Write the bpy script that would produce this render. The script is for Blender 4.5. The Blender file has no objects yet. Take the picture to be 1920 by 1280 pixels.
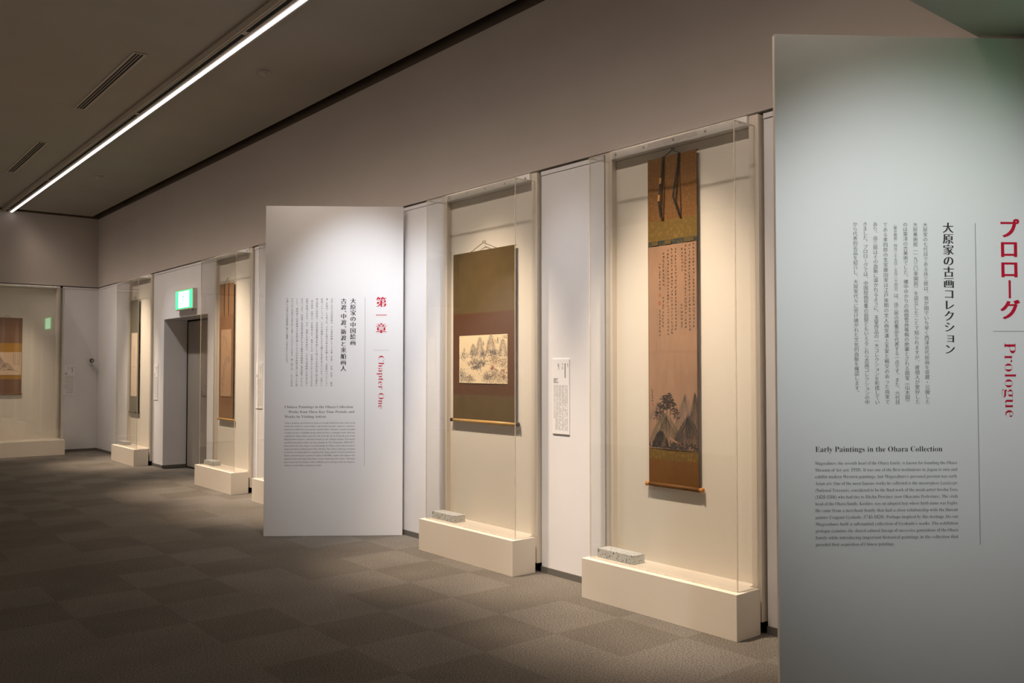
import bpy, bmesh, math, random
import numpy as np
from mathutils import Vector, Matrix

SC = bpy.context.scene
COL = SC.collection
R = math.radians

# ------------------------------------------------------------------ camera
CAM_H = 1.40
F_PX = 1650.0
cam_d = bpy.data.cameras.new('camera')
cam_d.sensor_width = 36.0
cam_d.lens = 36.0 * F_PX / 1920.0
cam_d.clip_start = 0.05
cam = bpy.data.objects.new('camera', cam_d)
COL.objects.link(cam)
cam.location = (0, 0, CAM_H)
YAW, PITCH = R(39.1306), R(1.7357)
cam.rotation_euler = (math.pi / 2 + PITCH, 0, -YAW)
SC.camera = cam

# ------------------------------------------------------------------ world, exposure
world = bpy.data.worlds.new('world')
SC.world = world
world.use_nodes = True
world.node_tree.nodes['Background'].inputs[0].default_value = (0, 0, 0, 1)
world.node_tree.nodes['Background'].inputs[1].default_value = 0.0
SC.view_settings.view_transform = 'Standard'
SC.view_settings.look = 'None'
SC.view_settings.exposure = 0.0
SC.view_settings.gamma = 1.0
SC.view_settings.use_curve_mapping = False
SC.cycles.transparent_max_bounces = 24
SC.cycles.max_bounces = 10
SC.cycles.diffuse_bounces = 6
SC.cycles.caustics_reflective = False
SC.cycles.caustics_refractive = False

# ------------------------------------------------------------------ spotlights of the ceiling track, and added fill lamps
WARM = (1.0, 0.79, 0.60)
COOL = (0.88, 0.93, 1.0)
def spot(loc, target, power, angle, blend=0.8, color=WARM, radius=0.05):
    d = bpy.data.lights.new('spot_lamp', 'SPOT')
    d.energy = power; d.color = color
    d.spot_size = R(angle); d.spot_blend = blend; d.shadow_soft_size = radius
    o = bpy.data.objects.new('spot_lamp', d)
    COL.objects.link(o)
    o.location = loc
    o.rotation_euler = (Vector(target) - Vector(loc)).to_track_quat('-Z', 'Y').to_euler()
    return o

WX = 4.005            # face of the lower right-hand wall
BY = 16.17            # face of the back wall
W_CASE = 1.145
CASE_Y = [2.795, 4.61, 7.82, 9.54, 13.15]   # near edges of the five cases on the right-hand wall
TRX = 2.78            # track position
SOFT = (1.0, 0.82, 0.68)
for i, y0 in enumerate(CASE_Y):
    yc = y0 + W_CASE / 2
    spot((TRX, yc, 3.93), (4.0, yc, 0.45), 800, 46, 1.0, WARM, 0.06)
spot((2.62, 14.9, 3.93), (2.62, 16.1, 0.35), 650, 42, 1.0, WARM, 0.06)          # back case
for spread_, energy_ in ((66, 24), (90, 28), (118, 20)):                          # added fill lamps: even wash on the wall, set by the light line
    wd = bpy.data.lights.new('wall_wash_fill', 'AREA')
    wd.shape = 'RECTANGLE'; wd.size = 14.2; wd.size_y = 0.05; wd.energy = energy_; wd.color = SOFT; wd.spread = R(spread_)
    wo = bpy.data.objects.new('wall_wash_fill', wd); COL.objects.link(wo)
    wo.location = (TRX, 8.85, 3.93)
    _z = -(Vector((4.0, 8.85, 0.8)) - Vector(wo.location)).normalized(); _x = Vector((0, 1, 0)); _y = _z.cross(_x)
    wo.rotation_euler = Matrix((_x, _y, _z)).transposed().to_euler()
for y, e in ((4.27, 90), (5.95, 90), (9.25, 80), (12.3, 80), (14.9, 45)):      # caption boards, wall panels
    spot((TRX, y, 3.93), (4.0, y, 1.25), e, 38, 1.0, COOL)
spot((2.62, 5.15, 3.93), (3.74, 6.56, 1.50), 700, 42, 1.0, COOL)                # chapter panel
spot((2.05, 0.55, 2.70), (3.58, 1.75, 1.56), 125, 63, 1.0, (0.96, 1.0, 0.99))    # prologue panel, from the low ceiling
for k in range(5):                                                             # added fill: unseen floods bounced off the left wall
    y = 2.5 + 2.9 * k
    spot((-2.0, y, 3.93), (-4.0, y, 1.2), 520, 90, 1.0, WARM, 0.1)

# ------------------------------------------------------------------ materials
def lin(c):
    return tuple((v / 12.92 if v <= 0.04045 else ((v + 0.055) / 1.055) ** 2.4) for v in c)
def srgb(r, g, b):
    return lin((r / 255.0, g / 255.0, b / 255.0))

def mat(name, col, rough=0.6, noise=0.0, scale=20.0, bump=0.0, spec=0.3, metal=0.0, coat=0.0):
    m = bpy.data.materials.new(name); m.use_nodes = True
    nt = m.node_tree; b = nt.nodes['Principled BSDF']
    b.inputs['Base Color'].default_value = (*col, 1)
    b.inputs['Roughness'].default_value = rough
    b.inputs['Specular IOR Level'].default_value = spec
    b.inputs['Metallic'].default_value = metal
    if noise or bump:
        tc = nt.nodes.new('ShaderNodeTexCoord')
        n = nt.nodes.new('ShaderNodeTexNoise')
        n.inputs['Scale'].default_value = scale; n.inputs['Detail'].default_value = 4
        nt.links.new(tc.outputs['Object'], n.inputs['Vector'])
        if noise:
            r = nt.nodes.new('ShaderNodeValToRGB')
            r.color_ramp.elements[0].position = 0.3; r.color_ramp.elements[1].position = 0.7
            r.color_ramp.elements[0].color = (*[c * (1 - noise) for c in col], 1)
            r.color_ramp.elements[1].color = (*[min(1, c * (1 + noise)) for c in col], 1)
            nt.links.new(n.outputs['Fac'], r.inputs['Fac'])
            nt.links.new(r.outputs['Color'], b.inputs['Base Color'])
        if bump:
            bp = nt.nodes.new('ShaderNodeBump')
            bp.inputs['Strength'].default_value = bump; bp.inputs['Distance'].default_value = 0.002
            nt.links.new(n.outputs['Fac'], bp.inputs['Height'])
            nt.links.new(bp.outputs['Normal'], b.inputs['Normal'])
    return m

def emit(name, col, strength):
    m = bpy.data.materials.new(name); m.use_nodes = True
    nt = m.node_tree; b = nt.nodes['Principled BSDF']
    b.inputs['Base Color'].default_value = (*[min(1, c) for c in col], 1)
    b.inputs['Emission Color'].default_value = (*col, 1)
    b.inputs['Emission Strength'].default_value = strength
    return m

def acrylic(name, tint=0.985, base=0.04):
    m = bpy.data.materials.new(name); m.use_nodes = True
    nt = m.node_tree; nt.nodes.clear()
    out = nt.nodes.new('ShaderNodeOutputMaterial')
    mix = nt.nodes.new('ShaderNodeMixShader')
    tr = nt.nodes.new('ShaderNodeBsdfTransparent'); tr.inputs[0].default_value = (tint, tint, tint * 0.995, 1)
    gl = nt.nodes.new('ShaderNodeBsdfGlossy'); gl.inputs['Roughness'].default_value = 0.015
    lw = nt.nodes.new('ShaderNodeLayerWeight'); lw.inputs['Blend'].default_value = 0.5
    pw = nt.nodes.new('ShaderNodeMath'); pw.operation = 'POWER'; pw.inputs[1].default_value = 5
    ma = nt.nodes.new('ShaderNodeMath'); ma.operation = 'MULTIPLY_ADD'
    ma.inputs[1].default_value = 0.9; ma.inputs[2].default_value = base
    nt.links.new(lw.outputs['Facing'], pw.inputs[0]); nt.links.new(pw.outputs[0], ma.inputs[0])
    nt.links.new(ma.outputs[0], mix.inputs[0]); nt.links.new(tr.outputs[0], mix.inputs[1])
    nt.links.new(gl.outputs[0], mix.inputs[2]); nt.links.new(mix.outputs[0], out.inputs[0])
    return m

def acrylic_edge(name):
    m = bpy.data.materials.new(name); m.use_nodes = True
    nt = m.node_tree; nt.nodes.clear()
    out = nt.nodes.new('ShaderNodeOutputMaterial')
    mix = nt.nodes.new('ShaderNodeMixShader'); mix.inputs[0].default_value = 0.42
    tr = nt.nodes.new('ShaderNodeBsdfTransparent'); tr.inputs[0].default_value = (0.9, 0.88, 0.84, 1)
    df = nt.nodes.new('ShaderNodeBsdfDiffuse'); df.inputs[0].default_value = (0.85, 0.78, 0.66, 1)  # cream diffuse stands in for light caught along the clear edges
    nt.links.new(tr.outputs[0], mix.inputs[1]); nt.links.new(df.outputs[0], mix.inputs[2])
    nt.links.new(mix.outputs[0], out.inputs[0])
    return m

def vcol_mat(name, rough=0.75):
    m = bpy.data.materials.new(name); m.use_nodes = True
    nt = m.node_tree; b = nt.nodes['Principled BSDF']
    a = nt.nodes.new('ShaderNodeAttribute'); a.attribute_name = 'ink'
    nt.links.new(a.outputs['Color'], b.inputs['Base Color'])
    b.inputs['Roughness'].default_value = rough; b.inputs['Specular IOR Level'].default_value = 0.15
    return m

def carpet(name, col):
    m = bpy.data.materials.new(name); m.use_nodes = True
    nt = m.node_tree; b = nt.nodes['Principled BSDF']
    b.inputs['Roughness'].default_value = 0.95; b.inputs['Specular IOR Level'].default_value = 0.1
    g = nt.nodes.new('ShaderNodeNewGeometry')
    n1 = nt.nodes.new('ShaderNodeTexNoise'); n1.inputs['Scale'].default_value = 130; n1.inputs['Detail'].default_value = 3
    n2 = nt.nodes.new('ShaderNodeTexNoise'); n2.inputs['Scale'].default_value = 2.2; n2.inputs['Detail'].default_value = 3
    r = nt.nodes.new('ShaderNodeValToRGB')
    r.color_ramp.elements[0].position = 0.36; r.color_ramp.elements[1].position = 0.66
    r.color_ramp.elements[0].color = (*[c * 0.55 for c in col], 1)
    r.color_ramp.elements[1].color = (*[c * 1.5 for c in col], 1)
    mx = nt.nodes.new('ShaderNodeMix'); mx.data_type = 'RGBA'; mx.blend_type = 'MULTIPLY'; mx.inputs[0].default_value = 0.35
    nt.links.new(g.outputs['Position'], n1.inputs['Vector']); nt.links.new(g.outputs['Position'], n2.inputs['Vector'])
    nt.links.new(n1.outputs['Fac'], r.inputs['Fac'])
    r2 = nt.nodes.new('ShaderNodeValToRGB'); r2.color_ramp.elements[0].position = 0.35; r2.color_ramp.elements[1].position = 0.65
    r2.color_ramp.elements[0].color = (0.6, 0.6, 0.6, 1)
    nt.links.new(n2.outputs['Fac'], r2.inputs['Fac'])
    nt.links.new(r.outputs['Color'], mx.inputs[6]); nt.links.new(r2.outputs['Color'], mx.inputs[7])
    nt.links.new(mx.outputs[2], b.inputs['Base Color'])
    bp = nt.nodes.new('ShaderNodeBump'); bp.inputs['Strength'].default_value = 0.22; bp.inputs['Distance'].default_value = 0.004
    nt.links.new(n1.outputs['Fac'], bp.inputs['Height']); nt.links.new(bp.outputs['Normal'], b.inputs['Normal'])
    return m

def brocade(name, base, fig, scale=60.0):
    """woven silk: a fine diamond figure over a plain ground"""
    m = bpy.data.materials.new(name); m.use_nodes = True
    nt = m.node_tree; b = nt.nodes['Principled BSDF']
    b.inputs['Roughness'].default_value = 0.7; b.inputs['Specular IOR Level'].default_value = 0.2
    tc = nt.nodes.new('ShaderNodeTexCoord')
    v = nt.nodes.new('ShaderNodeTexVoronoi'); v.inputs['Scale'].default_value = scale
    n = nt.nodes.new('ShaderNodeTexNoise'); n.inputs['Scale'].default_value = 8; n.inputs['Detail'].default_value = 3
    nt.links.new(tc.outputs['Object'], v.inputs['Vector']); nt.links.new(tc.outputs['Object'], n.inputs['Vector'])
    r = nt.nodes.new('ShaderNodeValToRGB')
    r.color_ramp.elements[0].position = 0.25; r.color_ramp.elements[1].position = 0.5
    r.color_ramp.elements[0].color = (*fig, 1); r.color_ramp.elements[1].color = (*base, 1)
    nt.links.new(v.outputs['Distance'], r.inputs['Fac'])
    mx = nt.nodes.new('ShaderNodeMix'); mx.data_type = 'RGBA'
    nt.links.new(n.outputs['Fac'], mx.inputs[0])
    nt.links.new(r.outputs['Color'], mx.inputs[6]); mx.inputs[7].default_value = (*base, 1)
    nt.links.new(mx.outputs[2], b.inputs['Base Color'])
    return m

def speckle(name):
    """pale block printed with small dark marks"""
    m = bpy.data.materials.new(name); m.use_nodes = True
    nt = m.node_tree; b = nt.nodes['Principled BSDF']; b.inputs['Roughness'].default_value = 0.7
    tc = nt.nodes.new('ShaderNodeTexCoord')
    mp = nt.nodes.new('ShaderNodeMapping'); mp.inputs['Scale'].default_value = (1.0, 1.0, 0.7)
    n = nt.nodes.new('ShaderNodeTexNoise'); n.inputs['Scale'].default_value = 120; n.inputs['Detail'].default_value = 2
    nt.links.new(tc.outputs['Object'], mp.inputs['Vector']); nt.links.new(mp.outputs['Vector'], n.inputs['Vector'])
    r = nt.nodes.new('ShaderNodeValToRGB')
    r.color_ramp.elements[0].position = 0.35; r.color_ramp.elements[1].position = 0.41
    r.color_ramp.elements[0].color = (0.10, 0.10, 0.10, 1); r.color_ramp.elements[1].color = (0.60, 0.62, 0.61, 1)
    nt.links.new(n.outputs['Fac'], r.inputs['Fac']); nt.links.new(r.outputs['Color'], b.inputs['Base Color'])
    return m

M = dict(
    white=mat('white_wall_paint', (0.74, 0.74, 0.76), 0.55, 0.02, 3),
    upper=mat('warm_grey_upper_wall', (0.50, 0.455, 0.42), 0.7, 0.02, 2),  # darker and warmer than the lower wall
    ceil=mat('taupe_ceiling_paint', (0.34, 0.31, 0.27), 0.75, 0.03, 1.5),
    dark=mat('dark_recess', (0.02, 0.018, 0.016), 0.9),
    gap_brown=mat('shadow_gap_brown', (0.11, 0.085, 0.065), 0.8),
    gap=mat('gap_backing', (0.05, 0.05, 0.05), 0.9),
    base_grey=mat('baseboard_grey', (0.13, 0.125, 0.115), 0.6),
    cream=mat('cream_painted_wood', (0.74, 0.68, 0.59), 0.5, 0.015, 5),
    cloth=mat('cream_wall_cloth', (0.72, 0.68, 0.60), 0.85, 0.03, 160, 0.15),
    rail=mat('white_rail', (0.93, 0.92, 0.90), 0.4),
    screw=mat('screw_steel', (0.35, 0.34, 0.33), 0.35, metal=0.8),
    glass=acrylic('clear_acrylic'),
    edge=acrylic_edge('lit_acrylic_edge'),
    panel=mat('matte_white_board', (0.80, 0.80, 0.81), 0.45, 0.01, 2),
    panel_edge=mat('board_edge', (0.82, 0.78, 0.70), 0.6),
    ink=mat('print_black', (0.035, 0.03, 0.035), 0.6),
    ink_grey=mat('print_grey', (0.10, 0.10, 0.11), 0.6),
    red=mat('print_red', (0.52, 0.005, 0.032), 0.5),
    rule=mat('print_rule', (0.22, 0.22, 0.24), 0.6),
    door=mat('door_paint', (0.30, 0.27, 0.24), 0.5, 0.02, 3),
    metal=mat('brushed_metal', (0.45, 0.42, 0.38), 0.35, metal=0.9),
    trim=mat('ceiling_trim', (0.42, 0.37, 0.31), 0.5),
    strip=emit('light_strip', (1.0, 0.95, 0.97), 3.2),
    black=mat('black_plastic', (0.015, 0.015, 0.015), 0.3, spec=0.5),
    offwhite=mat('offwhite_plastic', (0.62, 0.60, 0.56), 0.4),
    ceil_plastic=mat('detector_plastic', (0.40, 0.36, 0.31), 0.5),
    sign_green=emit('sign_green', (0.03, 0.80, 0.13), 4.0),
    sign_white=emit('sign_white', (0.55, 1.0, 0.70), 6.0),
    block=speckle('printed_block'),
    carpet_a=carpet('carpet_light_pile', (0.174, 0.159, 0.140)),
    carpet_b=carpet('carpet_dark_pile', (0.147, 0.133, 0.115)),
    paint=vcol_mat('ink_painting'),
    br_orange=brocade('orange_brown_brocade', srgb(114, 80, 44), srgb(138, 102, 64), 55),
    br_plain=mat('plain_orange_brown_silk', srgb(108, 72, 32), 0.7, 0.06, 40),
    br_olive=brocade('olive_gold_brocade', srgb(106, 84, 40), srgb(132, 106, 52), 40),
    br_band=brocade('dark_band_brocade', srgb(44, 52, 50), srgb(120, 100, 60), 90),
    br_figure=brocade('dull_gold_figure', srgb(92, 78, 44), srgb(46, 48, 42), 130),
    ribbon=brocade('dark_ribbon', srgb(30, 34, 32), srgb(70, 66, 52), 60),
    ribbon_gold=mat('ribbon_gold_figure', srgb(168, 128, 78), 0.7),
    olive=mat('olive_silk', srgb(90, 73, 40), 0.75, 0.12, 14),
    brown=mat('brown_silk', srgb(87, 55, 31), 0.75, 0.06, 20),
    gold=mat('gilt_roller', srgb(190, 150, 80), 0.4, 0.05, 30, spec=0.5),
    knob_dark=mat('dark_knob', srgb(46, 32, 22), 0.4),
    knob_amber=mat('amber_knob', srgb(186, 126, 66), 0.35, spec=0.5),
    tan=mat('tan_silk', srgb(138, 104, 70), 0.75, 0.05, 25),
    tan_dark=mat('deep_tan_silk', srgb(126, 90, 58), 0.75, 0.05, 25),
    greygreen=mat('grey_green_silk', srgb(104, 100, 86), 0.75, 0.06, 25),
    mauve=mat('mauve_brown_silk', srgb(116, 84, 58), 0.75, 0.06, 25),
    yellow=mat('mustard_silk', srgb(160, 116, 30), 0.7, 0.06, 25),
    cord=mat('cord', srgb(92, 74, 56), 0.8),
)

# ------------------------------------------------------------------ mesh helpers
BOXF = [(0, 3, 2, 1), (4, 5, 6, 7), (0, 1, 5, 4), (1, 2, 6, 5), (2, 3, 7, 6), (3, 0, 4, 7)]
class MB:
    def __init__(s): s.v = []; s.f = []
    def box(s, x0, x1, y0, y1, z0, z1):
        n = len(s.v)
        s.v += [(x0, y0, z0), (x1, y0, z0), (x1, y1, z0), (x0, y1, z0), (x0, y0, z1), (x1, y0, z1), (x1, y1, z1), (x0, y1, z1)]
        s.f += [tuple(n + i for i in q) for q in BOXF]
        return s
    def add(s, vs, fs):
        n = len(s.v); s.v += [tuple(v) for v in vs]; s.f += [tuple(n + i for i in q) for q in fs]
        return s
    def tube(s, pts, r, seg=8, r_end=None):
        pts = [Vector(p) for p in pts]; n0 = len(s.v); k = len(pts)
        for i, p in enumerate(pts):
            t = (pts[min(i + 1, k - 1)] - pts[max(i - 1, 0)]).normalized()
            a = Vector((0, 0, 1)) if abs(t.z) < 0.9 else Vector((1, 0, 0))
            u = t.cross(a).normalized(); w = t.cross(u)
            rr = r[i] if isinstance(r, (list, tuple)) else r
            for j in range(seg):
                an = 2 * math.pi * j / seg
                s.v.append(tuple(p + u * (rr * math.cos(an)) + w * (rr * math.sin(an))))
        for i in range(k - 1):
            for j in range(seg):
                a, b = n0 + i * seg + j, n0 + i * seg + (j + 1) % seg
                s.f.append((a, b, b + seg, a + seg))
        s.f.append(tuple(n0 + j for j in reversed(range(seg))))
        s.f.append(tuple(n0 + (k - 1) * seg + j for j in range(seg)))
        return s
    def build(s, name, m, parent=None, bevel=0.0, smooth=False):
        me = bpy.data.meshes.new(name)
        me.from_pydata(s.v, [], s.f)
        bm = bmesh.new(); bm.from_mesh(me)
        bmesh.ops.recalc_face_normals(bm, faces=bm.faces)
        if bevel:
            bmesh.ops.bevel(bm, geom=list(bm.edges), offset=bevel, segments=2, affect='EDGES', profile=0.6)
        bm.to_mesh(me); bm.free()
        me.materials.append(M[m])
        if smooth:
            for p in me.polygons: p.use_smooth = True
        o = bpy.data.objects.new(name, me); COL.objects.link(o)
        if parent: o.parent = parent
        return o

def B(name, m, x0, x1, y0, y1, z0, z1, parent=None, bevel=0.0):
    return MB().box(x0, x1, y0, y1, z0, z1).build(name, m, parent, bevel)

def thing(name, label, cat, loc=(0, 0, 0), rz=0.0, group=None):
    o = bpy.data.objects.new(name, None); COL.objects.link(o)
    o.empty_display_size = 0.1
    o.location = loc; o.rotation_euler = (0, 0, rz)
    o['label'] = label; o['category'] = cat
    if group: o['group'] = group
    return o

def struct(o, label=None, cat=None):
    o['kind'] = 'structure'
    if label: o['label'] = label
    if cat: o['category'] = cat
    return o

# ------------------------------------------------------------------ the room shell
ZL = 2.780      # underside of the upper wall
ZC = 3.97       # ceiling
XL, YN = -4.0, -3.0

def in_view(x, y, z=0.0, margin=120):
    v = Vector((x, y, z - CAM_H))
    fw = Vector((math.sin(YAW) * math.cos(PITCH), math.cos(YAW) * math.cos(PITCH), math.sin(PITCH)))
    rt = Vector((math.cos(YAW), -math.sin(YAW), 0)); up = rt.cross(fw)
    d = v.dot(fw)
    if d < 0.3: return False
    px = 960 + F_PX * v.dot(rt) / d; py = 640 - F_PX * v.dot(up) / d
    return -margin < px < 1920 + margin and -margin < py < 1280 + margin

# floor: slab, then carpet tiles in two colours that imitate quarter-turned pile catching the light
floor = struct(B('floor', 'carpet_b', XL, 4.40, YN, BY + 0.05, -0.10, -0.008), 'dark grey brown carpet tile floor of the gallery', 'floor')
T = 0.475
rnd = random.Random(4)
cells = []
ox, oy = 3.14 - 20 * T, 4.44 - 20 * T
for i in range(40):
    for j in range(60):
        x0, y0 = ox + i * T, oy + j * T
        x1, y1 = x0 + T, y0 + T
        if x1 <= XL or x0 >= WX or y1 <= YN or y0 >= BY: continue
        x0, x1, y0, y1 = max(x0, XL), min(x1, WX), max(y0, YN), min(y1, BY)
        if x1 - x0 < 0.02 or y1 - y0 < 0.02: continue
        cx, cy = (x0 + x1) / 2, (y0 + y1) / 2
        vis = in_view(cx, cy, 0, 160)
        cells.append((0 if vis else 1, math.hypot(cx, cy), x0, x1, y0, y1, (i + j) % 2))
cells.sort()
tile_cache = {}
rest = (MB(), MB())
for k, (nv, d, x0, x1, y0, y1, par) in enumerate(cells):
    g = 0.0002
    if nv == 0 and k < 298:
        key = (round(x1 - x0, 4), round(y1 - y0, 4), par)
        if rnd.random() < 0.14: key = (key[0], key[1], 1 - par)
        if key not in tile_cache:
            o = B('carpet_tile', 'carpet_b' if key[2] else 'carpet_a', g, key[0] - g, g, key[1] - g, -0.008, 0.0, floor)
            tile_cache[key] = o.data
        else:
            o = bpy.data.objects.new('carpet_tile', tile_cache[key]); COL.objects.link(o); o.parent = floor
        o.location = (x0, y0, 0)
    else:
        rest[par].box(x0 + g, x1 - g, y0 + g, y1 - g, -0.008, 0)
for par in (0, 1):
    o = rest[par].build('carpet_tiles', 'carpet_b' if par else 'carpet_a', floor)
    o['kind'] = 'stuff'

# right-hand wall: upper band, shadow groove, then separate white panels between the cases
wr = struct(B('wall_right', 'upper', WX - 0.012, 4.40, 1.59, BY + 0.05, ZL, 3.955), 'long right-hand gallery wall, grey above and white panelled below', 'wall')
B('groove_backing', 'dark', 4.06, 4.40, YN, BY, 2.766, ZL, wr)
G = 0.06
GR = 0.012
segs = [(YN, CASE_Y[0] - GR)]
for a, b in zip(CASE_Y[:-1], CASE_Y[1:]): segs.append((a + W_CASE + 0.045, b - GR))
segs.append((CASE_Y[-1] + W_CASE + 0.045, BY))
DOOR = (10.98, 12.67, 2.083)
def wall_panel(y0, y1, z0, z1, depth, parent, bb=True, rail=True):
    p = B('wall_panel', 'white', WX, WX + depth, y0, y1, z0, z1, parent, 0.0015)
    if bb: B('baseboard', 'base_grey', WX - 0.008, WX + 0.01, y0, y1, 0.0, 0.042, p)
    if rail: B('top_rail', 'white', WX - 0.004, WX + 0.03, y0, y1, 2.738, 2.766, p, 0.001)
    return p
for y0, y1 in segs:
    if y0 < DOOR[0] < y1:
        wall_panel(y0, DOOR[0], 0, 2.735, 0.325, wr, True, False)
        wall_panel(DOOR[1], y1, 0, 2.735, 0.325, wr, True, False)
        p = wall_panel(DOOR[0], DOOR[1], DOOR[2], 2.735, 0.325, wr, False, False)
        B('top_rail', 'white', WX - 0.004, WX + 0.03, y0, y1, 2.738, 2.766, p, 0.001)
        B('jamb_baseboard', 'base_grey', WX + 0.01, WX + 0.325, DOOR[1] - 0.006, DOOR[1] + 0.001, 0, 0.042, wr)
    else:
        wall_panel(y0, y1, 0, 2.735, 0.10, wr)
B('recess_backing', 'gap', WX + 0.13, 4.40, YN, DOOR[0] - 0.2, 0, 2.766, wr)
B('recess_backing', 'gap', WX + 0.13, 4.40, DOOR[1] + 0.42, BY, 0, 2.766, wr)
# door
dr = struct(B('door_1', 'door', 4.335, 4.38, DOOR[0] - 0.02, DOOR[1] - 0.035, 0.01, 2.06), 'brown grey door deep inside the white wall opening', 'door')
B('door_leaf', 'door', 4.327, 4.336, DOOR[0] + 0.86, DOOR[1] - 0.045, 0.02, 2.05, dr, 0.002)
B('door_leaf', 'door', 4.327, 4.336, DOOR[0] + 0.0, DOOR[0] + 0.85, 0.02, 2.05, dr, 0.002)
MB().tube([(4.327, 11.93, 1.02), (4.285, 11.93, 1.02), (4.285, 11.93, 1.16), (4.327, 11.93, 1.16)], 0.009, 8).build('door_handle', 'metal', dr, smooth=True)
B('door_backing', 'dark', 4.385, 4.42, DOOR[0] - 0.3, DOOR[1] + 0.42, 0, 2.766, wr)

# back wall
wb = struct(B('wall_back', 'upper', XL, WX - 0.012, BY - 0.012, BY + 0.05, ZL, 3.955), 'far end gallery wall, grey above and white below', 'wall')
BCX1, BCW = 3.41, 1.53          # right edge and width of the case on the back wall
def back_panel(x0, x1):
    p = B('wall_panel', 'white', x0, x1, BY, BY + 0.1, 0, 2.735, wb, 0.0015)
    B('baseboard', 'base_grey', x0, x1, BY - 0.008, BY + 0.01, 0, 0.042, p)
    B('top_rail', 'white', x0, x1, BY - 0.004, BY + 0.03, 2.738, 2.766, p, 0.001)
back_panel(BCX1 + G - 0.02, WX)
back_panel(XL, BCX1 - BCW - 0.045)
B('recess_backing', 'gap', XL, WX, BY + 0.13, BY + 0.3, 0, 2.766, wb)
B('groove_backing', 'dark', XL, WX, BY + 0.05, BY + 0.3, 2.766, ZL, wb)

# walls out of the picture that close the room
struct(B('wall_left', 'white', XL - 0.1, XL, YN, BY, 0, 4.16), 'long left gallery wall across from the cases', 'wall')
struct(B('wall_near', 'white', XL, WX, YN - 0.1, YN, 0, 4.16), 'near gallery wall behind the viewer', 'wall')

# ceiling with a recessed gap along the walls, its shade deepened by brown colour, and the lower ceiling near the viewer
ce = struct(B('ceiling', 'ceil', XL, 3.86, 1.59, BY - 0.135, ZC, ZC + 0.05), 'flat taupe gallery ceiling', 'ceiling')
B('shadow_gap_backing', 'gap_brown', 3.86, 4.40, 1.59, BY, ZC + 0.12, ZC + 0.16, ce)
B('shadow_gap_wall', 'gap_brown', 4.0, 4.40, 1.59, BY, 3.956, ZC + 0.12, ce)
B('shadow_gap_wall', 'gap_brown', XL, 4.0, BY, BY + 0.05, 3.956, ZC + 0.16, ce)
B('shadow_gap_side', 'gap_brown', 3.84, 3.86, 1.59, BY - 0.135, ZC + 0.051, ZC + 0.16, ce)
B('shadow_gap_backing', 'gap_brown', XL, 3.86, BY - 0.135, BY, ZC + 0.12, ZC + 0.16, ce)
B('shadow_gap_side', 'gap_brown', XL, 3.86, BY - 0.155, BY - 0.135, ZC + 0.051, ZC + 0.16, ce)
struct(B('ceiling_low', 'ceil', XL, 4.40, YN, 1.59, ZL, 4.16), 'lower ceiling soffit above the prologue panel', 'ceiling')

# ------------------------------------------------------------------ lettering
def latin(s, italic=False):
    out = []
    for ch in s:
        if 'A' <= ch <= 'Z': out.append(chr((0x1D468 if italic else 0x1D400) + ord(ch) - 65))
        elif 'a' <= ch <= 'z': out.append(chr((0x1D482 if italic else 0x1D41A) + ord(ch) - 97))
        elif '0' <= ch <= '9': out.append(chr(0x1D7CE + ord(ch) - 48))
        else: out.append(ch)
    return ''.join(out)
VERT = {'（': '\uFE35', '）': '\uFE36', '《': '\uFE3D', '》': '\uFE3E', '、': '\uFE11', '。': '\uFE12'}
ROT = set('ー－：〜—')

P2_RED = 'プロローグ'
P2_TITLE = '大原家の古画コレクション'
P2_BODY = ['大原家の七代目である孫三郎は、我が国でいち早く西洋近代絵画を収蔵・公開した',
           '大原美術館（一九三〇年開館）を設立したことで知られますが、彼個人が愛好した',
           'のは東洋の古美術でした。備中ゆかりの画僧雪舟等楊の絶筆とされる国宝《山水図》',
           '（展示期間：四月二十五日－五月二十四日）は、孫三郎の収集品を代表する一点です。また、六代目',
           'である孝四郎の生家藤田家は江戸後期の文人画家浦上玉堂と親交のあった商家で',
           'あり、孫三郎はその血脈に導かれるように、玉堂作品の一大コレクションを形成してい',
           'きました。プロローグでは、中国絵画収集の前提ともいえるこれら古画コレクションの中',
           'から代表的名品を紹介し、大原家代々に受け継がれた文化的血脈を確認します。']
P2_EN_TITLE = ['Early Paintings in the Ohara Collection']
P2_EN = ['Magosaburo, the seventh head of the Ohara family, is known for founding the Ohara',
         'Museum of Art (est. 1930). It was one of the first institutions in Japan to own and',
         'exhibit modern Western paintings, but Magosaburo\'s personal passion was early',
         'Asian art. One of the most famous works he collected is the masterpiece |Landscape',
         '(National Treasure), considered to be the final work of the monk-artist Sesshu Toyo',
         '(1420-1506) who had ties to Bitchu Province (now Okayama Prefecture). The sixth',
         'head of the Ohara family, Koshiro, was an adopted heir whose birth name was Fujita.',
         'He came from a merchant family that had a close relationship with the literati',
         'painter Uragami Gyokudo (1745-1820). Perhaps inspired by this heritage, his son',
         'Magosaburo built a substantial collection of Gyokudo\'s works. The exhibition',
         'prologue examines the shared cultural lineage of successive generations of the Ohara',
         'family while introducing important historical paintings in the collection that',
         'preceded their acquisition of Chinese paintings.']
P1_RED = '第一章'
P1_TITLE = ['大原家の中国絵画', '古渡、中渡、新渡と来舶画人']
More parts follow.
